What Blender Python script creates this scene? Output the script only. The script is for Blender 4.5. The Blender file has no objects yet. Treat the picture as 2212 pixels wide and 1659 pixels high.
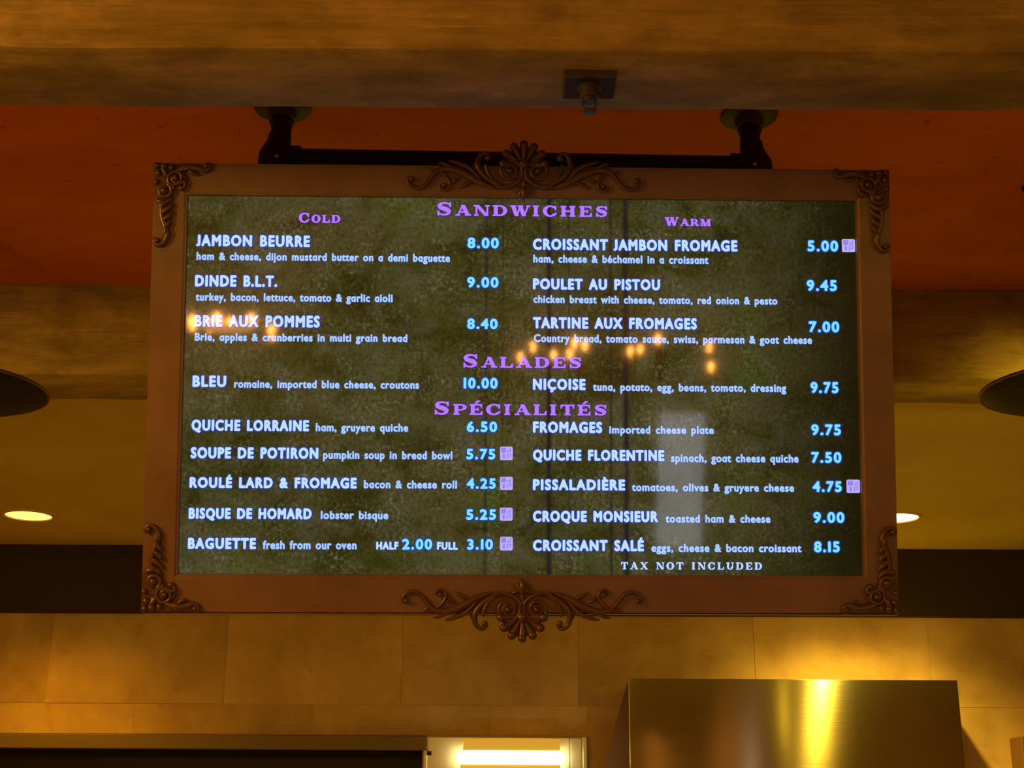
import bpy, bmesh, math, random
import numpy as np
from mathutils import Matrix, Vector, Euler
random.seed(4)
S = bpy.context.scene
COL = S.collection
PI = math.pi
E = 1.55                                   # eye height above the floor

# ------------------------------------------------------------------ camera
cam = bpy.data.cameras.new('camera')
cam.sensor_width = 36.0
cam.lens = 36.0 * 3000.0 / 2212.0
cam.clip_end = 60
camo = bpy.data.objects.new('camera', cam)
COL.objects.link(camo)
pit, rol = math.radians(18.0), math.radians(0.3)
fw = Vector((0, math.cos(pit), math.sin(pit)))
rt = Vector((1, 0, 0))
up = rt.cross(fw)
r2 = rt * math.cos(rol) + up * math.sin(rol)
u2 = up * math.cos(rol) - rt * math.sin(rol)
camo.matrix_world = Matrix(((r2.x, u2.x, -fw.x, 0), (r2.y, u2.y, -fw.y, 0), (r2.z, u2.z, -fw.z, E), (0, 0, 0, 1)))
S.camera = camo

# ------------------------------------------------------------------ world, exposure, general light
S.view_settings.view_transform = 'Standard'
S.view_settings.look = 'None'
S.view_settings.gamma = 1.0
S.view_settings.exposure = 0.0
S.view_settings.use_curve_mapping = False
S.cycles.use_denoising = True
S.cycles.max_bounces = 8
S.cycles.sample_clamp_indirect = 6.0
W = bpy.data.worlds.new('world')
S.world = W
W.use_nodes = True
W.node_tree.nodes['Background'].inputs[0].default_value = (1.0, 0.5, 0.15, 1)
W.node_tree.nodes['Background'].inputs[1].default_value = 0.0

def lamp(name, kind, loc, energy, color, radius=0.05, aim=None, angle=None, blend=0.5):
    l = bpy.data.lights.new(name, kind)
    l.energy = energy
    l.color = color
    if kind == 'AREA':
        l.shape = 'DISK'
        l.size = radius * 2
    else:
        l.shadow_soft_size = radius
    if angle is not None:
        l.spot_size = math.radians(angle)
        l.spot_blend = blend
    o = bpy.data.objects.new(name, l)
    COL.objects.link(o)
    o.location = loc
    if aim is not None:
        o.rotation_euler = (Vector(aim) - Vector(loc)).to_track_quat('-Z', 'Y').to_euler()
    return o

AMBER = (1.0, 0.50, 0.055)
GOLD = (1.0, 0.66, 0.05)
# added warm key and fill point lights, unseen, outside the screen's reflection
lamp('hall_fill_light', 'POINT', (-2.45, 1.25, 2.75), 104, AMBER, 0.25)
lamp('hall_fill_light', 'POINT', (3.4, -0.6, 2.95), 44, GOLD, 0.25)
lamp('hall_fill_light', 'POINT', (-3.6, -4.6, 2.95), 34, AMBER, 0.25)
# recessed ceiling lights over the kitchen front (light of the two cans in view)
lamp('can_light', 'SPOT', (-2.186, 6.17, E + 1.345), 90, (1.0, 0.40, 0.01), 0.10, (-2.186, 6.32, 0), 120, 0.9)
lamp('can_light', 'SPOT', (1.640, 6.100, E + 1.345), 235, (1.0, 0.60, 0.06), 0.03, (1.68, 6.20, 0), 126, 0.95)
# uplight bulbs inside the two bowls, thrown against the beam behind
lamp('bowl_light', 'SPOT', (-1.70, 3.56, E + 1.175), 2.2, (1.0, 0.47, 0.04), 0.03, (-1.40, 3.96, E + 1.17), 84, 1.0)
lamp('bowl_light', 'SPOT', (1.74, 3.62, E + 1.185), 11, (1.0, 0.60, 0.04), 0.03, (1.62, 3.96, E + 1.17), 92, 1.0)

# ------------------------------------------------------------------ materials
def mat(name, col, rough=0.6, metal=0.0, spec=0.5, emit=None, es=1.0):
    m = bpy.data.materials.new(name)
    m.use_nodes = True
    b = m.node_tree.nodes['Principled BSDF']
    b.inputs['Base Color'].default_value = (*col, 1)
    b.inputs['Roughness'].default_value = rough
    b.inputs['Metallic'].default_value = metal
    b.inputs['Specular IOR Level'].default_value = spec
    if emit:
        b.inputs['Emission Color'].default_value = (*emit, 1)
        b.inputs['Emission Strength'].default_value = es
    return m

class NT:
    """small node helper"""
    def __init__(s, m):
        s.t = m.node_tree
        s.b = s.t.nodes['Principled BSDF']
        s.tc = s.t.nodes.new('ShaderNodeTexCoord')
    def n(s, kind, **kw):
        x = s.t.nodes.new(kind)
        for k, v in kw.items():
            setattr(x, k, v)
        return x
    def l(s, a, b):
        s.t.links.new(a, b)
    def mapped(s, scale, rot=(0, 0, 0), loc=(0, 0, 0)):
        mp = s.n('ShaderNodeMapping')
        mp.inputs['Scale'].default_value = scale
        mp.inputs['Rotation'].default_value = rot
        mp.inputs['Location'].default_value = loc
        s.l(s.tc.outputs['Object'], mp.inputs[0])
        return mp.outputs[0]
    def noise(s, vec, scale=1.0, detail=4.0, rough=0.55, dist=0.0):
        x = s.n('ShaderNodeTexNoise')
        x.inputs['Scale'].default_value = scale
        x.inputs['Detail'].default_value = detail
        x.inputs['Roughness'].default_value = rough
        x.inputs['Distortion'].default_value = dist
        s.l(vec, x.inputs['Vector'])
        return x.outputs['Fac']
    def ramp(s, fac, stops):
        x = s.n('ShaderNodeValToRGB')
        e = x.color_ramp.elements
        while len(e) < len(stops):
            e.new(0.5)
        for q, (p, c) in zip(e, stops):
            q.position = p
            q.color = (*c, 1) if len(c) == 3 else c
        s.l(fac, x.inputs[0])
        return x.outputs[0]
    def mix(s, fac, a, b, mode='MIX'):
        x = s.n('ShaderNodeMix', data_type='RGBA', blend_type=mode)
        for sock, v in ((x.inputs['Factor'], fac), (x.inputs['A'], a), (x.inputs['B'], b)):
            if isinstance(v, (int, float)):
                sock.default_value = v
            elif isinstance(v, tuple):
                sock.default_value = (*v, 1)
            else:
                s.l(v, sock)
        for o in x.outputs:
            if o.type == 'RGBA':
                return o
    def math(s, op, a, b=None, clamp=False):
        x = s.n('ShaderNodeMath', operation=op, use_clamp=clamp)
        for i, v in enumerate((a, b)):
            if v is None:
                continue
            if isinstance(v, (int, float)):
                x.inputs[i].default_value = v
            else:
                s.l(v, x.inputs[i])
        return x.outputs[0]
    def bump(s, h, strength=0.3, dist=0.01):
        x = s.n('ShaderNodeBump')
        x.inputs['Strength'].default_value = strength
        x.inputs['Distance'].default_value = dist
        s.l(h, x.inputs['Height'])
        s.l(x.outputs[0], s.b.inputs['Normal'])

def beam_material():
    m = mat('aged_beam_wood', (0.3, 0.2, 0.1), 0.75, 0, 0.25)
    k = NT(m)
    sn = k.n('ShaderNodeSeparateXYZ')
    k.l(k.tc.outputs['Normal'], sn.inputs[0])
    side = k.math('SUBTRACT', 1.0, k.math('ABSOLUTE', sn.outputs[2]), True)      # 1 on the sawn faces, 0 on the rubbed underside
    big = k.noise(k.mapped((1.6, 6, 6)), 1.8, 7, 0.68, 0.4)
    blot = k.noise(k.mapped((5, 8, 8), loc=(1, 4, 2)), 1.3, 7, 0.68, 0.2)
    st = k.noise(k.mapped((3.0, 95, 95), (0, 0.02, 0.0)), 1.3, 6, 0.7, 0.5)
    wide = k.noise(k.mapped((1.5, 30, 30), (0, 0.03, 0)), 1.2, 5, 0.6, 0.8)
    base = k.ramp(big, [(0.3, (0.22, 0.160, 0.052)), (0.5, (0.37, 0.28, 0.10)), (0.70, (0.52, 0.39, 0.165))])
    base = k.mix(k.ramp(blot, [(0.40, (0.55, 0.55, 0.55)), (0.56, (0, 0, 0))]), base, (0.17, 0.13, 0.045))
    w = k.math('MULTIPLY', k.math('MULTIPLY', k.ramp(wide, [(0.45, (0, 0, 0)), (0.7, (1, 1, 1))]), side), 0.45)
    c = k.mix(w, base, (0.50, 0.36, 0.17))
    s = k.math('MULTIPLY', k.math('MULTIPLY', k.ramp(st, [(0.55, (0, 0, 0)), (0.74, (1, 1, 1))]), k.ramp(big, [(0.4, (0.15, 0.15, 0.15)), (0.65, (1, 1, 1))])), k.math('ADD', k.math('MULTIPLY', side, 0.75), 0.10))
    c = k.mix(s, c, (0.66, 0.52, 0.38))
    d = k.math('MULTIPLY', k.ramp(st, [(0.28, (0.7, 0.7, 0.7)), (0.42, (0, 0, 0))]), k.math('ADD', k.math('MULTIPLY', side, 0.7), 0.15))
    c = k.mix(d, c, (0.12, 0.085, 0.035))
    k.l(c, k.b.inputs['Base Color'])
    k.bump(st, 0.35, 0.004)
    return m

def red_ceiling_material():
    m = mat('burnt_orange_plaster', (0.4, 0.1, 0.03), 0.85, 0, 0.2)
    k = NT(m)
    n = k.noise(k.mapped((1, 2.0, 1)), 2.6, 7, 0.66, 0.3)
    sp = k.noise(k.mapped((1, 1, 1)), 30, 3, 0.6)
    c = k.ramp(n, [(0.3, (0.64, 0.175, 0.012)), (0.55, (0.74, 0.22, 0.018)), (0.75, (0.82, 0.27, 0.03))])
    c = k.mix(k.ramp(sp, [(0.66, (0, 0, 0)), (0.72, (0.5, 0.5, 0.5))]), c, (0.16, 0.03, 0.008))
    k.l(c, k.b.inputs['Base Color'])
    k.bump(sp, 0.15, 0.003)
    return m

def soffit_material():
    m = mat('ochre_plaster', (0.5, 0.3, 0.1), 0.8, 0, 0.2)
    k = NT(m)
    n = k.noise(k.mapped((1, 0.6, 1)), 2.0, 6, 0.6, 0.4)
    c = k.ramp(n, [(0.3, (0.62, 0.48, 0.12)), (0.7, (0.76, 0.62, 0.20))])
    k.l(c, k.b.inputs['Base Color'])
    return m

def tile_material():
    m = mat('ochre_stone_tile', (0.6, 0.45, 0.2), 0.5, 0, 0.35)
    k = NT(m)
    inf = k.n('ShaderNodeObjectInfo')
    add = k.n('ShaderNodeVectorMath', operation='MULTIPLY_ADD')
    k.l(k.tc.outputs['Object'], add.inputs[0])
    add.inputs[1].default_value = (1, 1, 1)
    cx = k.n('ShaderNodeCombineXYZ')
    k.l(k.math('MULTIPLY', inf.outputs['Random'], 40.0), cx.inputs[0])
    k.l(k.math('MULTIPLY', inf.outputs['Random'], 17.0), cx.inputs[2])
    k.l(cx.outputs[0], add.inputs[2])
    n1 = k.noise(add.outputs[0], 2.6, 7, 0.6, 0.25)
    n2 = k.noise(add.outputs[0], 9.0, 6, 0.65, 0.1)
    c = k.ramp(n1, [(0.32, (0.47, 0.32, 0.14)), (0.5, (0.60, 0.43, 0.20)), (0.68, (0.72, 0.54, 0.28))])
    c = k.mix(k.ramp(n2, [(0.56, (0, 0, 0)), (0.72, (0.45, 0.45, 0.45))]), c, (0.36, 0.22, 0.09))
    v = k.math('ADD', k.math('MULTIPLY', inf.outputs['Random'], 0.3), 0.82)
    c = k.mix(1.0, c, v, 'MULTIPLY')
    k.l(c, k.b.inputs['Base Color'])
    k.bump(n2, 0.1, 0.003)
    return m

def steel_material(name, col=(0.55, 0.52, 0.46), rough=0.28, aniso=0.0, rot=0.0, metal=1.0):
    m = mat(name, col, rough, metal)
    k = NT(m)
    n = k.noise(k.mapped((1.5, 1.5, 160)), 2.0, 3, 0.6)
    r = k.math('ADD', k.math('MULTIPLY', n, 0.10), rough - 0.05)
    k.l(r, k.b.inputs['Roughness'])
    if aniso:
        k.b.inputs['Anisotropic'].default_value = aniso
        k.b.inputs['Anisotropic Rotation'].default_value = rot
        t = k.n('ShaderNodeTangent', direction_type='RADIAL', axis='Z')
        k.l(t.outputs[0], k.b.inputs['Tangent'])
        k.b.inputs['Coat Weight'].default_value = 0.5
        k.b.inputs['Coat IOR'].default_value = 1.7
        k.b.inputs['Coat Roughness'].default_value = 0.33
    return m

def frame_material():
    m = mat('bronze_brown_frame', (0.22, 0.12, 0.06), 0.42, 0.25, 0.4)
    k = NT(m)
    n = k.noise(k.mapped((3, 3, 3)), 2.0, 5, 0.6)
    c = k.ramp(n, [(0.3, (0.185, 0.120, 0.105)), (0.7, (0.26, 0.178, 0.145))])
    k.l(c, k.b.inputs['Base Color'])
    g = k.noise(k.mapped((1, 1, 1)), 260, 2, 0.6)
    k.bump(g, 0.12, 0.0008)
    return m

def screen_material():
    m = mat('menu_screen_image', (0.004, 0.004, 0.004), 0.04, 0, 0.5)
    k = NT(m)
    big = k.noise(k.mapped((2.2, 1, 2.6)), 1.5, 4, 0.6, 0.6)
    mid = k.noise(k.mapped((7, 1, 8), loc=(2, 0, 5)), 1.3, 7, 0.7, 0.8)
    fine = k.noise(k.mapped((120, 1, 105)), 1.1, 4, 0.75, 0.0)
    drift = k.noise(k.mapped((9, 1, 16), (0, 0.5, 0), (4, 0, 2)), 1.0, 6, 0.72, 0.3)
    c = k.ramp(big, [(0.30, (0.024, 0.020, 0.003)), (0.46, (0.034, 0.038, 0.005)), (0.58, (0.058, 0.050, 0.013)), (0.72, (0.046, 0.070, 0.006))])
    c = k.mix(k.ramp(mid, [(0.46, (0, 0, 0)), (0.70, (0.85, 0.85, 0.85))]), c, (0.078, 0.074, 0.038))
    c = k.mix(k.ramp(mid, [(0.28, (0.85, 0.85, 0.85)), (0.47, (0, 0, 0))]), c, (0.007, 0.008, 0.0015))
    fl = k.math('MULTIPLY', k.ramp(fine, [(0.50, (0, 0, 0)), (0.70, (1, 1, 1))]), k.ramp(drift, [(0.46, (0.10, 0.10, 0.10)), (0.66, (1, 1, 1))]))
    c = k.mix(k.math('MULTIPLY', fl, 0.80), c, (0.21, 0.215, 0.13))
    fd = k.ramp(fine, [(0.30, (0.75, 0.75, 0.75)), (0.48, (0, 0, 0))])
    c = k.mix(fd, c, (0.010, 0.010, 0.002))
    sx = k.n('ShaderNodeSeparateXYZ')
    k.l(k.tc.outputs['Object'], sx.inputs[0])
    # the picture's dark plank joints
    vn = k.noise(k.mapped((3, 1, 9), loc=(8, 0, 1)), 1.0, 4, 0.6)
    tot = None
    for x0, w, s in ((-0.079, 0.006, 0.55), (-0.044, 0.003, 0.35), (0.055, 0.009, 0.85), (0.098, 0.004, 0.4), (0.187, 0.005, 0.6), (0.219, 0.010, 0.8)):
        d = k.math('ABSOLUTE', k.math('SUBTRACT', sx.outputs[0], x0))
        g = k.math('MULTIPLY', k.math('SUBTRACT', 1.0, k.math('DIVIDE', d, w), True), s)
        tot = g if tot is None else k.math('MAXIMUM', tot, g)
    tot = k.math('MULTIPLY', tot, k.math('ADD', k.math('MULTIPLY', vn, 1.5), 0.4), True)
    c = k.mix(tot, c, (0.008, 0.008, 0.010))
    # darker printed border at the right of the picture
    e = k.math('MULTIPLY', k.math('SUBTRACT', sx.outputs[0], 0.40), 3.3, True)
    c = k.mix(k.math('MULTIPLY', e, 0.92), c, (0.006, 0.006, 0.001))
    k.l(c, k.b.inputs['Emission Color'])
    k.b.inputs['Emission Strength'].default_value = 1.0
    return m

def glow_text(name, col, rough=0.04):
    return mat(name, (0.004, 0.004, 0.004), rough, 0, 0.5, emit=col, es=1.0)

M = dict(
    beam=beam_material(), red=red_ceiling_material(), soffit=soffit_material(), tile=tile_material(),
    grout=mat('pale_grout', (0.66, 0.50, 0.27), 0.85),
    band=mat('dark_stained_board', (0.040, 0.026, 0.014), 0.7, 0, 0.3),
    wall=mat('warm_plaster', (0.42, 0.27, 0.13), 0.85), floor=mat('olive_bounce_floor', (0.44, 0.46, 0.17), 0.6),  # unseen floor: olive tint chosen for the light it bounces up
    frame=frame_material(), bronze=mat('dark_bronze_carving', (0.145, 0.088, 0.045), 0.36, 0.5, 0.6),
    pipe=mat('black_iron', (0.010, 0.007, 0.005), 0.45, 0.2, 0.4), flange=mat('cast_flange_plate', (0.075, 0.075, 0.03), 0.55, 0.2),
    case=mat('black_plastic', (0.012, 0.012, 0.012), 0.5), strip=mat('polished_edge_strip', (0.6, 0.5, 0.4), 0.15, 1.0),
    screen=screen_material(),
    hood=steel_material('brushed_hood_steel', (0.45, 0.44, 0.28), 0.25, 1.0, 0.25),
    hoodshadow=mat('hood_side_shadow_brown', (0.15, 0.07, 0.012), 0.8, 0.0, 0.1),  # dark brown carries the hood's shadow in its colour
    steel=steel_material('stainless_panel', (0.86, 0.80, 0.43), 0.45, metal=0.25),
    header=steel_material('dull_header_steel', (0.20, 0.16, 0.09), 0.6, metal=0.3),
    dark=mat('dark_opening', (0.006, 0.005, 0.004), 0.6),
    bowl=mat('dark_bronze_bowl', (0.012, 0.010, 0.004), 0.5, 0.0, 0.2), bowlin=mat('bowl_lining', (0.5, 0.4, 0.25), 0.5),
    brass=mat('dull_brass_rim', (0.22, 0.15, 0.05), 0.4, 0.7),
    trimring=mat('can_trim_ring', (0.8, 0.55, 0.25), 0.5),
    lens=mat('lit_can_lens', (0.8, 0.8, 0.7), 0.4, 0, 0.3, emit=(1.0, 0.72, 0.10), es=2.6),
    lens2=mat('bright_can_lens', (0.8, 0.8, 0.7), 0.4, 0, 0.3, emit=(1.0, 0.86, 0.34), es=3.6),
    alab=mat('lit_alabaster', (0.8, 0.6, 0.4), 0.5, 0, 0.3, emit=(1.0, 0.40, 0.10), es=9),
    bulb=mat('lit_bulb', (0.8, 0.7, 0.5), 0.4, 0, 0.3, emit=(1.0, 0.36, 0.06), es=120),
    tube=mat('lit_tube', (0.9, 0.9, 0.8), 0.4, 0, 0.3, emit=(1.0, 0.86, 0.55), es=14.0),
    shade=mat('lit_amber_diffuser', (0.5, 0.36, 0.12), 0.4, 0, 0.3, emit=(1.0, 0.52, 0.05), es=0.55),
    wood=mat('brown_cabinet_wood', (0.22, 0.11, 0.04), 0.55),
    sprk=mat('aged_sprinkler_metal', (0.075, 0.055, 0.02), 0.45, 0.4),
    sprkd=mat('sprinkler_dark_metal', (0.05, 0.036, 0.010), 0.7, 0.1, 0.2),
    pale_glow=mat('reflection_panel_glow', (0.6, 0.6, 0.6), 0.6, 0, 0.2, emit=(0.85, 0.86, 0.95), es=3.0),  # glow of the added panel that the screen mirrors
    t_head=glow_text('purple_heading', (0.45, 0.20, 0.95)), t_head_h=glow_text('purple_heading_shadow', (0.045, 0.006, 0.20)),
    t_name=glow_text('pale_blue_lettering', (0.52, 0.72, 1.0)), t_name_h=glow_text('blue_letter_shadow', (0.010, 0.045, 0.36)),
    t_desc=glow_text('blue_small_lettering', (0.40, 0.60, 0.93)), t_desc_h=glow_text('small_letter_shadow', (0.020, 0.045, 0.22)),
    t_price=glow_text('cyan_figures', (0.24, 0.72, 1.0)), t_price_h=glow_text('figure_shadow', (0.0, 0.06, 0.42)),
    t_icon=glow_text('lavender_square', (0.50, 0.42, 0.98)), t_icon_m=glow_text('lavender_mark', (0.27, 0.23, 0.85)),
)

# ------------------------------------------------------------------ building helpers
def obj(name, me, m=None, parent=None, **props):
    if isinstance(me, bmesh.types.BMesh):
        d = bpy.data.meshes.new(name)
        bmesh.ops.recalc_face_normals(me, faces=me.faces)
        me.to_mesh(d)
        me.free()
        me = d
    if m is not None:
        for q in (m if isinstance(m, (list, tuple)) else [m]):
            me.materials.append(q)
    o = bpy.data.objects.new(name, me)
    COL.objects.link(o)
    if parent:
        o.parent = parent
    for k, v in props.items():
        o[k] = v
    return o

def smooth(o, ang=40):
    me = o.data
    me.polygons.foreach_set('use_smooth', [True] * len(me.polygons))
    me.set_sharp_from_angle(angle=math.radians(ang))
    return o

def thing(name, label, cat, loc=(0, 0, 0), group=None):
    o = bpy.data.objects.new(name, None)
    o.empty_display_size = 0.1
    COL.objects.link(o)
    o.location = loc
    o['label'] = label
    o['category'] = cat
    if group:
        o['group'] = group
    return o

def add_box(bm, x0, x1, y0, y1, z0, z1, bevel=0.0, seg=1):
    vs = [bm.verts.new((x, y, z)) for x in (x0, x1) for y in (y0, y1) for z in (z0, z1)]
    fs = [bm.faces.new([vs[i] for i in q]) for q in ((0, 1, 3, 2), (4, 6, 7, 5), (0, 4, 5, 1), (2, 3, 7, 6), (0, 2, 6, 4), (1, 5, 7, 3))]
    if bevel > 0:
        es = {e for f in fs for e in f.edges}
        bmesh.ops.bevel(bm, geom=list(es), offset=bevel, segments=seg, affect='EDGES', profile=0.5)

def box(name, x0, x1, y0, y1, z0, z1, m, parent=None, bevel=0.0, seg=1, **props):
    bm = bmesh.new()
    add_box(bm, x0, x1, y0, y1, z0, z1, bevel, seg)
    return obj(name, bm, m, parent, **props)

def add_hexa(bm, pts):
    """eight corners: front-left-bottom, front-right-bottom, front-right-top, front-left-top, then the back four"""
    v = [bm.verts.new(p) for p in pts]
    for q in ((0, 1, 2, 3), (5, 4, 7, 6), (4, 0, 3, 7), (1, 5, 6, 2), (3, 2, 6, 7), (4, 5, 1, 0)):
        bm.faces.new([v[i] for i in q])

def add_lathe(bm, prof, c=(0, 0, 0), n=32):
    """profile of (radius, z) turned about the vertical axis through c"""
    rings = []
    for r, z in prof:
        if r < 1e-6:
            rings.append([bm.verts.new((c[0], c[1], c[2] + z))])
        else:
            rings.append([bm.verts.new((c[0] + r * math.cos(2 * PI * k / n), c[1] + r * math.sin(2 * PI * k / n), c[2] + z)) for k in range(n)])
    for a, b in zip(rings, rings[1:]):
        for k in range(n):
            q = [a[k % len(a)], a[(k + 1) % len(a)], b[(k + 1) % len(b)], b[k % len(b)]]
            u = []
            for v in q:
                if v not in u:
                    u.append(v)
            if len(u) >= 3:
                bm.faces.new(u)
    for r in (rings[0], rings[-1]):
        if len(r) > 2:
            bm.faces.new(r)

def lathe(name, prof, c, m, parent=None, n=32):
    bm = bmesh.new()
    add_lathe(bm, prof, c, n)
    return smooth(obj(name, bm, m, parent))

def add_tube(bm, pts, rad, n=8, flat=1.0, axis=None):
    """tapered tube along pts; flat squashes it along the vector axis"""
    pts = [Vector(p) for p in pts]
    if not isinstance(rad, (list, tuple)):
        rad = [rad] * len(pts)
    rings = []
    prev = None
    for i, p in enumerate(pts):
        t = (pts[min(i + 1, len(pts) - 1)] - pts[max(i - 1, 0)]).normalized()
        ref = axis if axis is not None else (prev if prev is not None else (Vector((0, 0, 1)) if abs(t.z) < 0.9 else Vector((1, 0, 0))))
        a = (ref - t * ref.dot(t)).normalized()
        b = t.cross(a)
        prev = a
        rings.append([bm.verts.new(p + (a * math.cos(2 * PI * k / n) * flat + b * math.sin(2 * PI * k / n)) * rad[i]) for k in range(n)])
    for a, b in zip(rings, rings[1:]):
        for k in range(n):
            bm.faces.new((a[k], a[(k + 1) % n], b[(k + 1) % n], b[k]))
    bm.faces.new(rings[0])
    bm.faces.new(rings[-1])

def add_ball(bm, c, r, sq=1.0, seg=10):
    mt = Matrix.Translation(c) @ Matrix.Diagonal((r, r * sq, r, 1))
    bmesh.ops.create_uvsphere(bm, u_segments=seg, v_segments=max(5, seg // 2 + 1), radius=1, matrix=mt)

# ------------------------------------------------------------------ the setting
def struct(name, bm_or_box, m, **kw):
    o = obj(name, bm_or_box, m)
    o['kind'] = 'structure'
    for k, v in kw.items():
        o[k] = v
    return o
def sbox(name, x0, x1, y0, y1, z0, z1, m, bevel=0.0):
    o = box(name, x0, x1, y0, y1, z0, z1, m, None, bevel)
    o['kind'] = 'structure'
    return o

XL, XR, YB, YW = -6.0, 6.0, -6.0, 6.876
sbox('floor', XL - 0.2, XR + 0.2, YB - 0.2, YW + 0.3, -0.2, 0.0, M['floor'])
sbox('ceiling', XL - 0.2, XR + 0.2, YB - 0.2, 4.235, E + 1.60, E + 1.80, M['red'])
sbox('ceiling_soffit', XL - 0.2, XR + 0.2, 4.235, YW + 0.3, E + 1.37, E + 1.80, M['soffit'])
sbox('wall_left', XL - 0.2, XL, YB, YW, 0, E + 1.60, M['wall'])
sbox('wall_right', XR, XR + 0.2, YB, YW, 0, E + 1.60, M['wall'])
sbox('wall_rear', XL, XR, YB - 0.2, YB, 0, E + 1.60, M['wall'])
# ceiling beams with softened, uneven arrises
def beam(name, y0, y1, z0, z1):
    bm = bmesh.new()
    n = 90
    rows = []
    rnd = random.Random(7)
    prof = [(y0, z1), (y0, z0 + 0.012), (y0 + 0.004, z0 + 0.004), (y0 + 0.012, z0), (y1 - 0.012, z0), (y1 - 0.004, z0 + 0.004), (y1, z0 + 0.012), (y1, z1)]
    for i in range(n + 1):
        x = XL + (XR - XL) * i / n
        j = [rnd.uniform(-1, 1) * 0.0016 for _ in range(4)]
        rows.append([bm.verts.new((x, y + j[0] * (1 if 0 < q < 7 else 0), z + j[1 if q < 4 else 2] * (1 if 0 < q < 7 else 0))) for q, (y, z) in enumerate(prof)])
    for a, b in zip(rows, rows[1:]):
        for q in range(7):
            bm.faces.new((a[q], b[q], b[q + 1], a[q + 1]))
    bm.faces.new(rows[0])
    bm.faces.new(rows[-1])
    o = smooth(obj(name, bm, M['beam']), 35)
    o['kind'] = 'structure'
    return o
beam('trim_1', 2.137, 2.352, E + 1.31, E + 1.60)
beam('trim_2', 3.961, 4.220, E + 1.3095, E + 1.60)
sbox('trim_3', XL, XR, 6.850, YW + 0.02, E + 1.031, E + 1.37, M['band'], 0.004)

# tiled kitchen wall: backing of grout, every tile its own piece
wb = bmesh.new()
PX0, PX1, PZ1 = -4.6, 0.372, E + 0.4537           # the pass-through opening
add_box(wb, XL, XR, YW - 0.001, YW + 0.20, PZ1, E + 1.40)
add_box(wb, -0.42, XR, YW - 0.001, YW + 0.20, 0, PZ1)
add_box(wb, XL, PX0, YW - 0.001, YW + 0.20, 0, PZ1)
add_box(wb, PX0, PX1, YW - 0.001, YW + 0.20, 0, E - 0.45)
wall = obj('wall_back', wb, M['grout'])
wall['kind'] = 'structure'
box('recess_panel', PX0, -0.42, YW + 0.17, YW + 0.19, E - 0.45, PZ1, M['dark'], wall)
TW, TH, GAP = 0.861, 0.436, 0.0030
rt_ = random.Random(3)
tile_cache = {}
def tile(x0, x1, z0, z1):
    w, h = round(x1 - x0, 4), round(z1 - z0, 4)
    if (w, h) not in tile_cache:
        bm = bmesh.new()
        add_box(bm, -w / 2, w / 2, -0.004, 0.002, -h / 2, h / 2)
        es = [e for e in bm.edges if all(v.co.y < 0 for v in e.verts)]
        bmesh.ops.bevel(bm, geom=es, offset=0.001, segments=1, affect='EDGES')
        bmesh.ops.recalc_face_normals(bm, faces=bm.faces)
        d = bpy.data.meshes.new('tile')
        bm.to_mesh(d)
        bm.free()
        d.materials.append(M['tile'])
        tile_cache[(w, h)] = d
    o = bpy.data.objects.new('tile', tile_cache[(w, h)])
    COL.objects.link(o)
    o.location = ((x0 + x1) / 2, YW + rt_.uniform(-0.0008, 0.0008), (z0 + z1) / 2)
    o.rotation_euler = (rt_.uniform(-0.0015, 0.0015), 0, rt_.uniform(-0.0015, 0.0015))
    o.parent = wall
for row, (zt, off) in enumerate(((1.033, -1.391), (0.597, -0.955), (0.161, -1.391), (-0.275, -0.955), (-0.711, -1.391))):
    for i in range(-6, 10):
        x0, x1 = off + i * TW + GAP / 2, off + (i + 1) * TW - GAP / 2
        x0, x1 = max(x0, XL + 0.002), min(x1, XR - 0.002)
        if x1 - x0 < 0.05:
            continue
        z1, z0 = E + zt - GAP / 2, E + zt - TH + GAP / 2
        if row == 0 or row >= 4 or x0 >= PX1 or x1 <= PX0:
            if row < 4 or zt:
                tile(x0, x1, z0, z1)
            continue
        if z0 < PZ1 < z1:
            if x1 > PX1 > x0:                        # this tile wraps the corner: cut in two
                tile(x0, PX1 - 0.001, PZ1 + 0.002, z1)
                tile(PX1 + 0.001, x1, z0, z1)
            else:
                tile(x0, x1, PZ1 + 0.002, z1)
        elif row < 3 or z0 > E - 0.45:
            if x1 > PX1 > x0:
                tile(PX1 + 0.003, x1, z0, z1)

# ------------------------------------------------------------------ recessed ceiling lights
def can(loc, label, lens):
    t = thing('recessed_downlight', label, 'ceiling light', loc, 'round downlights in the ochre soffit')
    lathe('trim_ring', [(0.100, -0.002), (0.104, -0.008), (0.110, -0.009), (0.116, -0.006), (0.118, 0.0), (0.118, 0.004), (0.100, 0.004)], (0, 0, 0), M['trimring'], t, 40)
    lathe('lens', [(0.0, -0.0045), (0.06, -0.0042), (0.101, -0.003), (0.101, 0.003), (0.0, 0.003)], (0, 0, 0), lens, t, 40)
    return t
can((-2.186, 6.170, E + 1.37), 'round lit downlight in the ochre soffit at far left', M['lens'])
can((1.727, 6.124, E + 1.37), 'round lit downlight half hidden behind the right side of the menu frame', M['lens2'])

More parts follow.
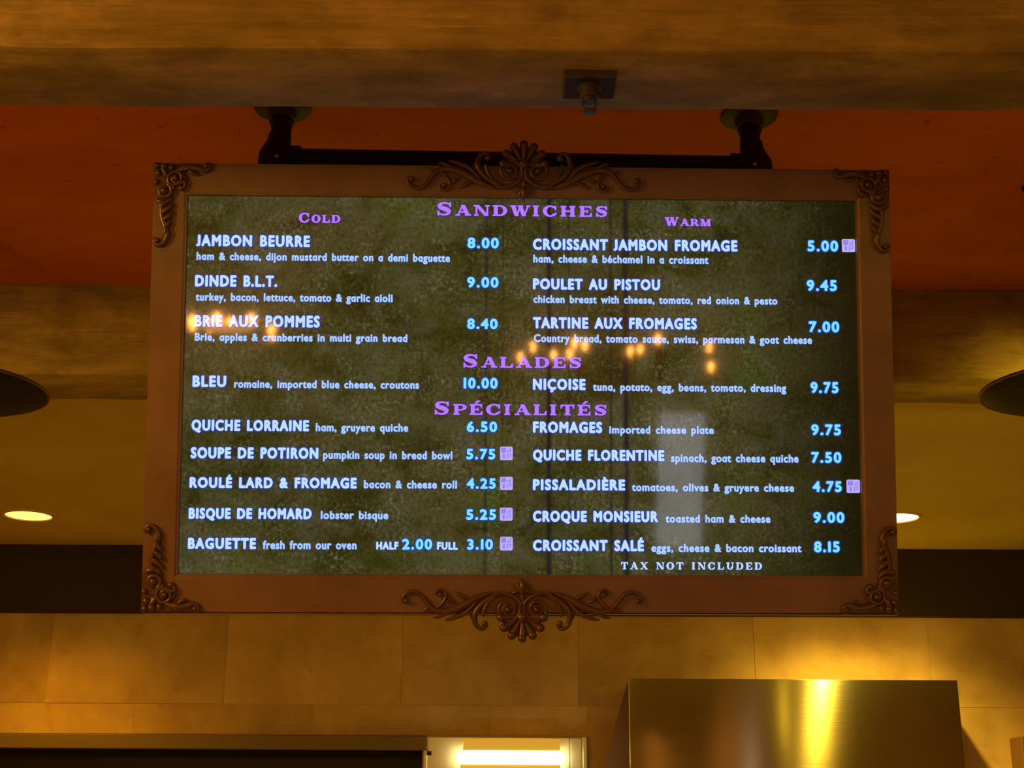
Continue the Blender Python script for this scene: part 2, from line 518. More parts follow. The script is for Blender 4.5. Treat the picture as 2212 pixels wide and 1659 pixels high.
# ------------------------------------------------------------------ bowl pendants
def bowl(loc, label):
    t = thing('bowl_pendant', label, 'pendant lamp', loc, 'dark bowl uplights')
    R = 0.245
    out = [(0.0, -0.056), (0.06, -0.053), (0.12, -0.044), (0.17, -0.032), (0.21, -0.018), (0.235, -0.007), (R, 0.0)]
    inn = [(r * 0.975, z + 0.006) for r, z in reversed(out)]
    inn[-1] = (0.0, -0.050)
    lathe('bowl', out + inn, (0, 0, 0), M['bowl'], t, 48)
    bm = bmesh.new()
    add_tube(bm, [(R * math.cos(2 * PI * k / 48), R * math.sin(2 * PI * k / 48), 0.0) for k in range(49)], 0.0045, 8, axis=Vector((0, 0, 1)))
    smooth(obj('rim', bm, M['brass'], t))
    lathe('stem', [(0.009, -0.050), (0.009, 0.42), (0.02, 0.425), (0.034, 0.435), (0.036, E + 1.60 - loc[2]), (0.0, E + 1.60 - loc[2])], (0, 0, 0), M['bowl'], t, 16)
    return t
bowl((-1.510, 3.581, E + 1.140), 'dark shallow bowl pendant cut off by the left edge of the picture')
bowl((1.524, 3.581, E + 1.156), 'dark shallow bowl pendant cut off by the right edge, glowing on the beam behind')

# ------------------------------------------------------------------ sprinkler under the near beam
t = thing('fire_sprinkler', 'small dark sprinkler head on a square plate under the near beam', 'sprinkler', (0.1385, 2.246, E + 1.31))
box('square_plate', -0.047, 0.047, -0.044, 0.044, -0.010, 0.002, M['sprkd'], t, 0.003)
bm = bmesh.new()
add_box(bm, -0.047, 0.047, -0.0455, -0.040, -0.014, 0.002, 0.001)
obj('plate_lip', bm, M['sprk'], t)
lathe('body', [(0.022, -0.008), (0.022, -0.012), (0.018, -0.014), (0.018, -0.030), (0.015, -0.033), (0.012, -0.033), (0.012, -0.040), (0.0, -0.040)], (0, 0, 0), M['sprk'], t, 20)
bm = bmesh.new()
for s in (-1, 1):
    add_tube(bm, [(0.010 * s, 0, -0.036), (0.0125 * s, 0, -0.044), (0.010 * s, 0, -0.052), (0.002 * s, 0, -0.058)], 0.0025, 8)
smooth(obj('frame_arms', bm, M['sprk'], t))
lathe('deflector', [(0.004, -0.056), (0.012, -0.058), (0.013, -0.060), (0.011, -0.061), (0.0, -0.061)], (0, 0, 0), M['sprk'], t, 16)

t = thing('fire_sprinkler', 'tiny dark sprinkler on the red ceiling at the right edge', 'sprinkler', (1.345, 3.25, E + 1.60))
lathe('cup', [(0.030, 0.002), (0.030, -0.006), (0.024, -0.012), (0.016, -0.014), (0.0, -0.014)], (0, 0, 0), M['pipe'], t, 20)
lathe('nozzle', [(0.009, -0.012), (0.009, -0.03), (0.014, -0.033), (0.012, -0.037), (0.0, -0.037)], (0, 0, 0), M['pipe'], t, 16)

# ------------------------------------------------------------------ black pipe hanger carrying the menu
PY = 2.872
PZ = E + 1.470
t = thing('pipe_hanger', 'black iron pipe bracket from the red ceiling down to the framed menu', 'bracket', (0.0, PY, E + 1.60))
t.rotation_euler = (0, 0, math.radians(1.438))
def rel(x, y, z):
    return (x, y - PY, z - (E + 1.60))
PXS = (-0.534, 0.549)
for x in PXS:
    f = lathe('flange', [(0.066, 0.0), (0.066, -0.006), (0.060, -0.010), (0.034, -0.012), (0.031, -0.034), (0.026, -0.036), (0.0, -0.036)], rel(x, PY, E + 1.60), M['flange'], t, 28)
    lathe('drop_pipe', [(0.0275, -0.012), (0.0275, -0.045), (0.0235, -0.047), (0.0235, -0.110)], rel(x, PY, E + 1.60), M['pipe'], t, 24)
    s = -1 if x < 0 else 1
    bm = bmesh.new()                                             # tee: outward belly, collars above and inward
    c = Vector(rel(x + 0.006 * s, PY, PZ))
    add_tube(bm, [c + Vector((-0.004 * s, 0, 0.055)), c + Vector((-0.003 * s, 0, 0.038)), c + Vector((0.002 * s, 0, 0.022)), c + Vector((0.008 * s, 0, 0.004)), c + Vector((0.008 * s, 0, -0.03)), c + Vector((0.008 * s, 0, -0.06))],
             [0.0265, 0.027, 0.029, 0.034, 0.035, 0.0345], 20)
    add_tube(bm, [c, c + Vector((-0.052 * s, 0, 0)), c + Vector((-0.056 * s, 0, 0))], [0.027, 0.028, 0.025], 20)
    smooth(obj('tee_fitting', bm, M['pipe'], t))
    bm = bmesh.new()
    add_ball(bm, c + Vector((-0.004 * s, -0.029, -0.012)), 0.006)
    smooth(obj('set_screw', bm, M['strip'], t))
    lathe('lower_pipe', [(0.0235, -0.05), (0.0235, -0.33), (0.0, -0.33)], rel(x + 0.010 * s, PY, PZ), M['pipe'], t, 20)
bm = bmesh.new()
add_tube(bm, [rel(PXS[0] + 0.01, PY, PZ), rel(PXS[1] - 0.01, PY, PZ)], 0.0215, 20)
smooth(obj('cross_pipe', bm, M['pipe'], t))
box('mount_rail', -0.62, 0.62, -0.028, 0.004, E + 1.142 - (E + 1.60), E + 1.182 - (E + 1.60), M['pipe'], t, 0.003)

# ------------------------------------------------------------------ the framed menu
disp = thing('framed_menu_display', 'wide bronze-framed digital menu with carved corners, listing sandwiches, salades and spécialités', 'menu board', (0.0235, 2.8047, E + 0.9108))
disp.rotation_mode = 'QUATERNION'
RM = Matrix.Rotation(math.radians(1.438), 3, 'Z') @ Matrix.Rotation(math.radians(12.467), 3, 'X') @ Matrix.Rotation(math.radians(-0.396), 3, 'Y')
disp.rotation_quaternion = RM.to_quaternion()

FO = (-0.790, 0.790, -0.480, 0.4695)         # outer edge of the frame: left, right, bottom, top
FI = (-0.7165, 0.7165, -0.4005, 0.4005)      # inner edge
def rail(o0, o1, i0, i1):
    """one mitred rail: outer corners o0,o1, inner corners i0,i1 (x,z), shaped face with a stepped inner lip"""
    bm = bmesh.new()
    prof = [(0.0, 0.045), (0.0, -0.0085), (0.02, -0.012), (0.90, -0.012), (0.955, -0.0095), (0.985, -0.0095), (1.0, -0.004), (1.0, 0.012), (0.6, 0.045)]
    rows = []
    for o, i in ((o0, i0), (o1, i1)):
        rows.append([bm.verts.new((o[0] + (i[0] - o[0]) * f, y, o[1] + (i[1] - o[1]) * f)) for f, y in prof])
    n = len(prof)
    for k in range(n):
        bm.faces.new((rows[0][k], rows[0][(k + 1) % n], rows[1][(k + 1) % n], rows[1][k]))
    bm.faces.new(rows[0])
    bm.faces.new(rows[1])
    return obj('frame_rail', bm, M['frame'], disp)
L_, R_, B_, T_ = FO
l_, r_, b_, t_ = FI
rail((L_, T_), (R_, T_), (l_, t_), (r_, t_))
rail((R_, B_), (L_, B_), (r_, b_), (l_, b_))
rail((L_, B_), (L_, T_), (l_, b_), (l_, t_))
rail((R_, T_), (R_, B_), (r_, t_), (r_, b_))
box('edge_strip', -0.787, 0.787, -0.0115, 0.02, -0.4835, -0.4801, M['strip'], disp, 0.0012)
box('back_case', -0.70, 0.70, 0.020, 0.045, -0.41, 0.41, M['case'], disp, 0.006)
box('case_hump', -0.45, 0.45, 0.045, 0.075, -0.34, 0.10, M['case'], disp, 0.012)
screen = box('screen', -0.7235, 0.7235, 0.0, 0.018, -0.4075, 0.4075, M['screen'], disp)

# ---- carved ornaments, drawn in millimetre-scale strokes on the frame face
PXM = 1.0 / 1010.0
def spline(pts, n=6):
    """Catmull-Rom through (x, z, r) points"""
    P_ = [pts[0]] + list(pts) + [pts[-1]]
    out = []
    for i in range(1, len(P_) - 2):
        for k in range(n):
            u = k / n
            out.append(tuple(0.5 * ((2 * P_[i][q]) + (-P_[i - 1][q] + P_[i + 1][q]) * u + (2 * P_[i - 1][q] - 5 * P_[i][q] + 4 * P_[i + 1][q] - P_[i + 2][q]) * u * u + (-P_[i - 1][q] + 3 * P_[i][q] - 3 * P_[i + 1][q] + P_[i + 2][q]) * u ** 3) for q in range(3)))
    out.append(tuple(pts[-1]))
    return out
class Carve:
    def __init__(s, cx, cz, sx=1, sz=1):
        s.cx, s.cz, s.sx, s.sz = cx, cz, sx, sz
        s.bm = bmesh.new()
    def P(s, x, z, lift):
        return Vector((s.cx + s.sx * x * PXM, -0.012 - lift * PXM, s.cz + s.sz * z * PXM))
    def stroke(s, pts, lift=3.0, n=6, ridge=True):
        q = spline(pts, n)
        add_tube(s.bm, [s.P(x, z, lift + r * 0.35) for x, z, r in q], [max(r, 0.6) * PXM for _, _, r in q], 10, 0.9, Vector((0, 1, 0)))
    def ball(s, x, z, r, lift=4.0):
        add_ball(s.bm, s.P(x, z, lift + r * 0.3), r * PXM, 0.9)
    def spiral(s, x, z, r0, a0, turns, rad0, rad1, lead=None, lift=4.0):
        """scroll winding inward from radius r0, angle a0 (degrees), ending in a boss"""
        m = max(10, int(abs(turns) * 14))
        pts = list(lead) if lead else []
        for i in range(m + 1):
            u = i / m
            a = math.radians(a0) + turns * 2 * PI * u
            r = r0 * (1 - 0.72 * u)
            pts.append((x + r * math.cos(a), z + r * math.sin(a), rad0 + (rad1 - rad0) * u))
        s.stroke(pts, lift, 3)
        s.ball(x, z, rad1 * 1.55 + 1.5, lift + 2)
    def leaf(s, x, z, ang, length, w, bend=0.0, lift=3.0):
        """pointed leaf with a raised midrib"""
        pts = []
        for i in range(7):
            u = i / 6
            a = math.radians(ang + bend * u)
            pts.append((x + length * u * math.cos(a), z + length * u * math.sin(a), max(0.8, w * math.sin(PI * min(1, 0.18 + u * 0.82)) ** 0.8)))
        s.stroke(pts, lift, 3)
    def slab(s, poly, lift=3.0):
        """low relief ground under the carving"""
        f = [s.bm.verts.new(s.P(x, z, lift)) for x, z in poly]
        b = [s.bm.verts.new(s.P(x, z, -1.0)) for x, z in poly]
        s.bm.faces.new(f)
        k = len(poly)
        for i in range(k):
            s.bm.faces.new((f[i], f[(i + 1) % k], b[(i + 1) % k], b[i]))
    def done(s, name, parent):
        bmesh.ops.recalc_face_normals(s.bm, faces=s.bm.faces)
        return smooth(obj(name, s.bm, M['bronze'], parent), 50)

def crest(cx, cz, sz):
    """cartouche: shell, two volutes, two side scrolls, two leafy branches, a drop leaf (z grows towards the shell)"""
    c = Carve(cx, cz, 1, sz)
    for k in range(7):                                # the shell's lobes
        a = 90 + (k - 3) * 29
        L = 50 - abs(k - 3) * 1.2
        ca, sa = math.cos(math.radians(a)), math.sin(math.radians(a))
        c.stroke([(6 * ca, 34 + 6 * sa, 3), (0.5 * L * ca, 34 + 0.5 * L * sa, 5.5), (0.8 * L * ca, 34 + 0.8 * L * sa, 8.2), (0.98 * L * ca, 34 + 0.98 * L * sa, 7.2)], 6)
    c.slab([(44 * math.cos(math.radians(a)), 33 + 44 * math.sin(math.radians(a))) for a in range(-10, 191, 20)] + [(-20, 6), (20, 6)], 4)
    for k in range(7):
        a = math.radians(90 + (k - 3) * 29)
        c.ball(45 * math.cos(a), 34 + 45 * math.sin(a), 9.5, 8)
    c.ball(0, 36, 11, 9)
    c.stroke([(0, 42, 4), (0, 10, 4.5), (0, -18, 4)], 4)
    root = c.done('crest_ornament', disp)
    for s in (-1, 1):
        v = Carve(cx, cz, s, sz)
        v.spiral(30, 20, 27, 195, -1.55, 4.2, 3.2, [(62, -13, 3), (44, -15, 4.2), (22, -9, 4.6), (6, 4, 4.4)], 8)
        v.leaf(34, -16, 12, 52, 5.5, 8, 4)
        v.leaf(20, -14, 200, 22, 4, 10, 4)
        v.done('volute', root)
        v = Carve(cx, cz, s, sz)
        v.stroke([(50, -14, 3.5), (80, 4, 6), (99, 28, 6.5), (97, 50, 5.5), (86, 60, 4.6), (75, 54, 4), (77, 44, 3.6)], 5)
        v.ball(79, 49, 6.5, 8)
        v.stroke([(58, -8, 2.5), (76, 12, 4.2), (83, 34, 3.6)], 8)
        v.leaf(104, 8, 68, 34, 4.5, 20, 5)
        v.done('side_scroll', root)
        v = Carve(cx, cz, s, sz)
        v.stroke([(64, -16, 3.5), (96, -4, 7), (128, 14, 8.5), (160, 24, 7.5), (186, 20, 5.5), (203, 2, 4.6), (218, -14, 4.4), (236, -17, 4.2), (250, -6, 3.8), (248, 5, 3.2), (241, 4, 2.8)], 4)
        v.ball(243, 2, 5.5, 6)
        v.stroke([(92, -2, 3), (118, 26, 5), (146, 38, 4.4), (162, 41, 2)], 7)
        v.stroke([(120, 6, 3), (146, 22, 3.8), (176, 36, 3.2), (186, 35, 1.4)], 8)
        v.stroke([(184, 20, 3), (168, 8, 4), (160, -8, 3.8), (168, -21, 3.4), (180, -19, 3), (181, -10, 2.6)], 4)
        v.ball(172, -11, 5, 5)
        v.leaf(196, 12, 70, 18, 3.6, -30)
        v.leaf(112, -2, -18, 34, 4.6, -10)
        v.leaf(140, 6, -30, 26, 4.0, -10)
        v.done('leaf_branch', root)
    d = Carve(cx, cz, 1, sz)
    for a, L, w in ((-90, 32, 6.5), (-62, 26, 4.8), (-118, 26, 4.8), (-36, 24, 4), (-144, 24, 4)):
        d.leaf(0, -13, a, L, w, 0, 5)
    d.done('drop_leaf', root)
crest(0.000, 0.436, 1)
crest(-0.001, -0.4525, -1)

def corner(cx, cz, sx, sz):
    """corner mount: x runs inward along the rail, z runs inward down the stile"""
    c = Carve(cx, cz, sx, -sz)
    c.slab([(1, 2), (62, 2), (68, 14), (66, 30), (69, 52), (67, 63), (50, 60), (38, 70), (30, 88), (14, 92), (3, 84)], 3.5)
    for x, z, r in ((9, 8, 7), (24, 10, 8), (12, 24, 8), (27, 27, 7), (40, 12, 7), (8, 44, 6.5), (62, 57, 6.5), (57, 44, 6)):
        c.ball(x, z, r, 4)
    c.leaf(34, 34, -128, 38, 6, 10, 6)
    root = c.done('corner_ornament', disp)
    v = Carve(cx, cz, sx, -sz)
    v.spiral(50, 36, 18, 120, 1.5, 4.4, 3.4, [(66, 58, 3), (70, 44, 4)], 6)
    v.done('scroll', root)
    v = Carve(cx, cz, sx, -sz)
    v.spiral(26, 64, 16, -60, 1.4, 4.6, 4.2, [(46, 60, 3), (42, 50, 4)], 6)
    v.done('rosette', root)
    v = Carve(cx, cz, sx, -sz)                        # arm along the top or bottom rail
    v.stroke([(52, 20, 5), (72, 12, 8), (92, 12, 7.5), (108, 18, 6), (119, 14, 5), (120, 4, 4.4), (114, 3, 3.4)], 4)
    v.ball(114, 8, 5.5, 6)
    v.leaf(66, 16, -8, 30, 5, -10, 8)
    v.leaf(76, 18, 40, 26, 4.5, -18, 4)
    v.leaf(60, 22, 62, 22, 4, -10, 4)
    v.done('leaf_branch', root)
    v = Carve(cx, cz, sx, -sz)                        # arm along the stile: overlapping slanted leaves ending in a curl
    for k, (x, z, L, w) in enumerate(((16, 96, 36, 6.0), (19, 112, 36, 6.2), (24, 128, 30, 5.6), (28, 142, 22, 5.0))):
        v.leaf(x, z, -22 - 5 * k, L, w, -14, 4 + 0.6 * k)
    v.leaf(10, 84, 28, 30, 6, -20, 6)
    v.stroke([(20, 92, 5), (22, 118, 6), (30, 142, 6.5), (34, 160, 6), (26, 177, 5), (13, 181, 4.6), (6, 172, 4), (12, 165, 3.2)], 4)
    v.ball(13, 172, 5.5, 6)
    v.leaf(30, 140, 78, 26, 4.4, 20, 8)
    v.done('leaf_branch', root)
corner(L_, T_, 1, 1)
corner(R_, T_, -1, 1)
corner(L_, B_, 1, -1)
corner(R_, B_, -1, -1)

# ------------------------------------------------------------------ lettering on the screen
def sans_glyphs(chars):
    """outline glyphs of Blender's own font as flat meshes; the single-storey a is the d without its ascender"""
    tmp = []
    def text(s):
        c = bpy.data.curves.new('glyph', 'FONT')
        c.body = s
        c.resolution_u = 3
        o = bpy.data.objects.new('glyph', c)
        COL.objects.link(o)
        tmp.append((o, c))
        return o
    use = {ch: ('d' if ch == 'a' else ch) for ch in chars}
    objs = {}
    for ch in chars:
        g = use[ch]
        objs[ch] = (text(g), text('I' + g + 'I'))
    ref = text('II')
    xh = text('x')
    bpy.context.view_layer.update()
    dg = bpy.context.evaluated_depsgraph_get()
    def read(o):
        me = bpy.data.meshes.new_from_object(o.evaluated_get(dg))
        v = np.empty(len(me.vertices) * 3)
        me.vertices.foreach_get('co', v)
        v = v.reshape(-1, 3)[:, :2].copy()
        f = [tuple(p.vertices) for p in me.polygons]
        bpy.data.meshes.remove(me)
        return v, f
    base = read(ref)[0][:, 0].max()
    xheight = read(xh)[0][:, 1].max()
    out = {}
    for ch, (o1, o2) in objs.items():
        adv = read(o2)[0][:, 0].max() - base
        v, f = read(o1) if ch != ' ' else (np.zeros((0, 2)), [])
        if ch == 'a':
            v[:, 1] = np.minimum(v[:, 1], xheight)
        if ch == 'J' and len(v):
            lo = v[:, 1].min()
            v[:, 1] = np.where(v[:, 1] < 0.30, -0.012 + (v[:, 1] - lo) / (0.30 - lo) * 0.312, v[:, 1])
        out[ch] = (v, f, adv)
    for o, c in tmp:
        bpy.data.objects.remove(o)
        bpy.data.curves.remove(c)
    return out

# wide engraved slab-serif capitals, cap height 1
def serif_glyphs():
    G = {}
    TH_, TN, SF = 0.25, 0.075, 0.075
    class Pen:
        def __init__(s):
            s.v, s.f = [], []
        def poly(s, pts):
            b = len(s.v)
            s.v += [tuple(p) for p in pts]
            s.f.append(tuple(range(b, b + len(pts))))
            return s
        def R(s, x0, y0, x1, y1):
            return s.poly([(x0, y0), (x1, y0), (x1, y1), (x0, y1)])
        def stem(s, x, w=TH_, y0=0.0, y1=1.0, sb=True, st=True):
            s.R(x - w / 2, y0, x + w / 2, y1)
            e = 0.10
            if sb: s.R(x - w / 2 - e, y0, x + w / 2 + e, y0 + SF)
            if st: s.R(x - w / 2 - e, y1 - SF, x + w / 2 + e, y1)
            return s
        def diag(s, x0, y0, x1, y1, w):
            return s.poly([(x0 - w / 2, y0), (x0 + w / 2, y0), (x1 + w / 2, y1), (x1 - w / 2, y1)])
        def ring(s, cx, cy, rx, ry, ix, iy, a0=0, a1=360, n=30):
            b = len(s.v)
            for k in range(n + 1):
                a = math.radians(a0 + (a1 - a0) * k / n)
                s.v.append((cx + rx * math.cos(a), cy + ry * math.sin(a)))
                s.v.append((cx + ix * math.cos(a), cy + iy * math.sin(a)))
            for k in range(n):
                i = b + 2 * k
                s.f.append((i, i + 2, i + 3, i + 1))
            return s
        def path(s, pts, ws):
            b = len(s.v)
            for i, p in enumerate(pts):
                q0, q1 = pts[max(i - 1, 0)], pts[min(i + 1, len(pts) - 1)]
                d = math.hypot(q1[0] - q0[0], q1[1] - q0[1])
                nx, ny = -(q1[1] - q0[1]) / d, (q1[0] - q0[0]) / d
                s.v.append((p[0] + nx * ws[i] / 2, p[1] + ny * ws[i] / 2))
                s.v.append((p[0] - nx * ws[i] / 2, p[1] - ny * ws[i] / 2))
            for i in range(len(pts) - 1):
                k = b + 2 * i
                s.f.append((k, k + 2, k + 3, k + 1))
            return s
    def put(ch, pen, adv):
        G[ch] = (np.array(pen.v), pen.f, adv)
    put('I', Pen().stem(0.26), 0.66)
    put('L', Pen().stem(0.26).R(0.3, 0, 1.0, SF).poly([(0.84, SF), (1.0, SF), (1.0, 0.42)]), 1.13)
    e = lambda: Pen().stem(0.26).R(0.3, 0, 1.0, SF).R(0.3, 1 - SF, 0.96, 1).R(0.3, 0.47, 0.66, 0.54).poly([(0.84, SF), (1.0, SF), (1.0, 0.36)]).poly([(0.82, 1 - SF), (0.96, 1 - SF), (0.96, 0.68)]).poly([(0.60, 0.505), (0.70, 0.34), (0.70, 0.67)])
    put('E', e(), 1.14)
    put('É', e().poly([(0.42, 1.12), (0.56, 1.12), (0.82, 1.36), (0.60, 1.36)]), 1.14)
    put('D', Pen().stem(0.26).R(0.3, 0, 0.62, TN).R(0.3, 1 - TN, 0.62, 1).ring(0.58, 0.5, 0.56, 0.5, 0.30, 0.5 - TN, -90, 90), 1.28)
    put('P', Pen().stem(0.26).R(0.3, 0.42, 0.62, 0.42 + TN).R(0.3, 1 - TN, 0.62, 1).ring(0.58, 0.71, 0.46, 0.29, 0.22, 0.29 - TN, -90, 90), 1.12)
    put('R', Pen().stem(0.26).R(0.3, 0.44, 0.62, 0.44 + TN).R(0.3, 1 - TN, 0.62, 1).ring(0.58, 0.72, 0.44, 0.28, 0.20, 0.28 - TN, -90, 90).diag(1.02, 0, 0.62, 0.48, 0.27).R(0.86, 0, 1.24, SF), 1.32)
    put('O', Pen().ring(0.60, 0.5, 0.58, 0.53, 0.30, 0.53 - TN), 1.30)
    put('C', Pen().ring(0.60, 0.5, 0.58, 0.53, 0.30, 0.53 - TN, 48, 322).poly([(0.98, 1.0), (1.06, 1.0), (1.06, 0.62), (0.99, 0.62), (0.90, 0.86)]).poly([(0.90, 0.14), (1.08, 0.36), (1.12, 0.30), (0.98, 0.08)]), 1.24)
    put('U', Pen().stem(0.28, TH_, 0.4, 1, False).R(0.98, 0.36, 1.06, 1).R(0.86, 1 - SF, 1.18, 1).ring(0.605, 0.42, 0.455, 0.44, 0.375 - 0.17, 0.44 - TN, 180, 360), 1.28)
    put('H', Pen().stem(0.26).stem(0.98).R(0.3, 0.46, 0.95, 0.54), 1.36)
    put('N', Pen().R(0.18, 0, 0.26, 1).R(0.06, 0, 0.38, SF).R(0.0, 1 - SF, 0.36, 1).diag(1.02, 0, 0.28, 1, 0.28).R(1.06, 0, 1.14, 1).R(0.94, 1 - SF, 1.26, 1), 1.36)
    put('M', Pen().R(0.16, 0, 0.24, 1).R(0.04, 0, 0.36, SF).R(0.0, 1 - SF, 0.30, 1).diag(0.70, 0, 0.28, 1, 0.27).diag(0.70, 0, 1.12, 1, 0.08).stem(1.22, TH_), 1.64)
    put('A', Pen().diag(0.20, 0, 0.60, 1, 0.08).diag(1.02, 0, 0.62, 1, 0.28).R(0.34, 0.30, 0.88, 0.37).R(0.02, 0, 0.38, SF).R(0.80, 0, 1.26, SF), 1.32)
    put('W', Pen().diag(0.50, 0, 0.20, 1, 0.27).diag(0.52, 0, 0.80, 1, 0.08).diag(1.08, 0, 0.78, 1, 0.27).diag(1.10, 0, 1.42, 1, 0.08).R(0.0, 1 - SF, 0.44, 1).R(0.60, 1 - SF, 1.0, 1).R(1.28, 1 - SF, 1.58, 1), 1.62)
    put('X', Pen().diag(0.98, 0, 0.28, 1, 0.28).diag(0.20, 0, 1.0, 1, 0.08).R(0.04, 0, 0.40, SF).R(0.78, 0, 1.20, SF).R(0.08, 1 - SF, 0.50, 1).R(0.84, 1 - SF, 1.16, 1), 1.28)
    put('T', Pen().stem(0.56, TH_, 0, 1, True, False).R(0.04, 1 - SF, 1.08, 1).poly([(0.04, 1), (0.04, 0.62), (0.18, 1 - SF)]).poly([(1.08, 1), (1.08, 0.62), (0.94, 1 - SF)]), 1.18)
    sp = [(0.90, 0.74), (0.82, 0.89), (0.64, 0.965), (0.46, 0.965), (0.28, 0.90), (0.20, 0.76), (0.27, 0.62), (0.48, 0.53), (0.70, 0.44), (0.82, 0.32), (0.79, 0.16), (0.64, 0.05), (0.44, 0.035), (0.24, 0.10), (0.13, 0.27)]
    put('S', Pen().path(sp, [0.07, 0.075, 0.08, 0.09, 0.16, 0.22, 0.27, 0.29, 0.29, 0.25, 0.18, 0.10, 0.08, 0.075, 0.07]).poly([(0.86, 1.0), (0.93, 1.0), (0.93, 0.68), (0.88, 0.68), (0.80, 0.88)]).poly([(0.10, 0.0), (0.17, 0.0), (0.24, 0.12), (0.15, 0.34), (0.10, 0.34)]), 1.06)
    G[' '] = (np.zeros((0, 2)), [], 0.72)
    return G

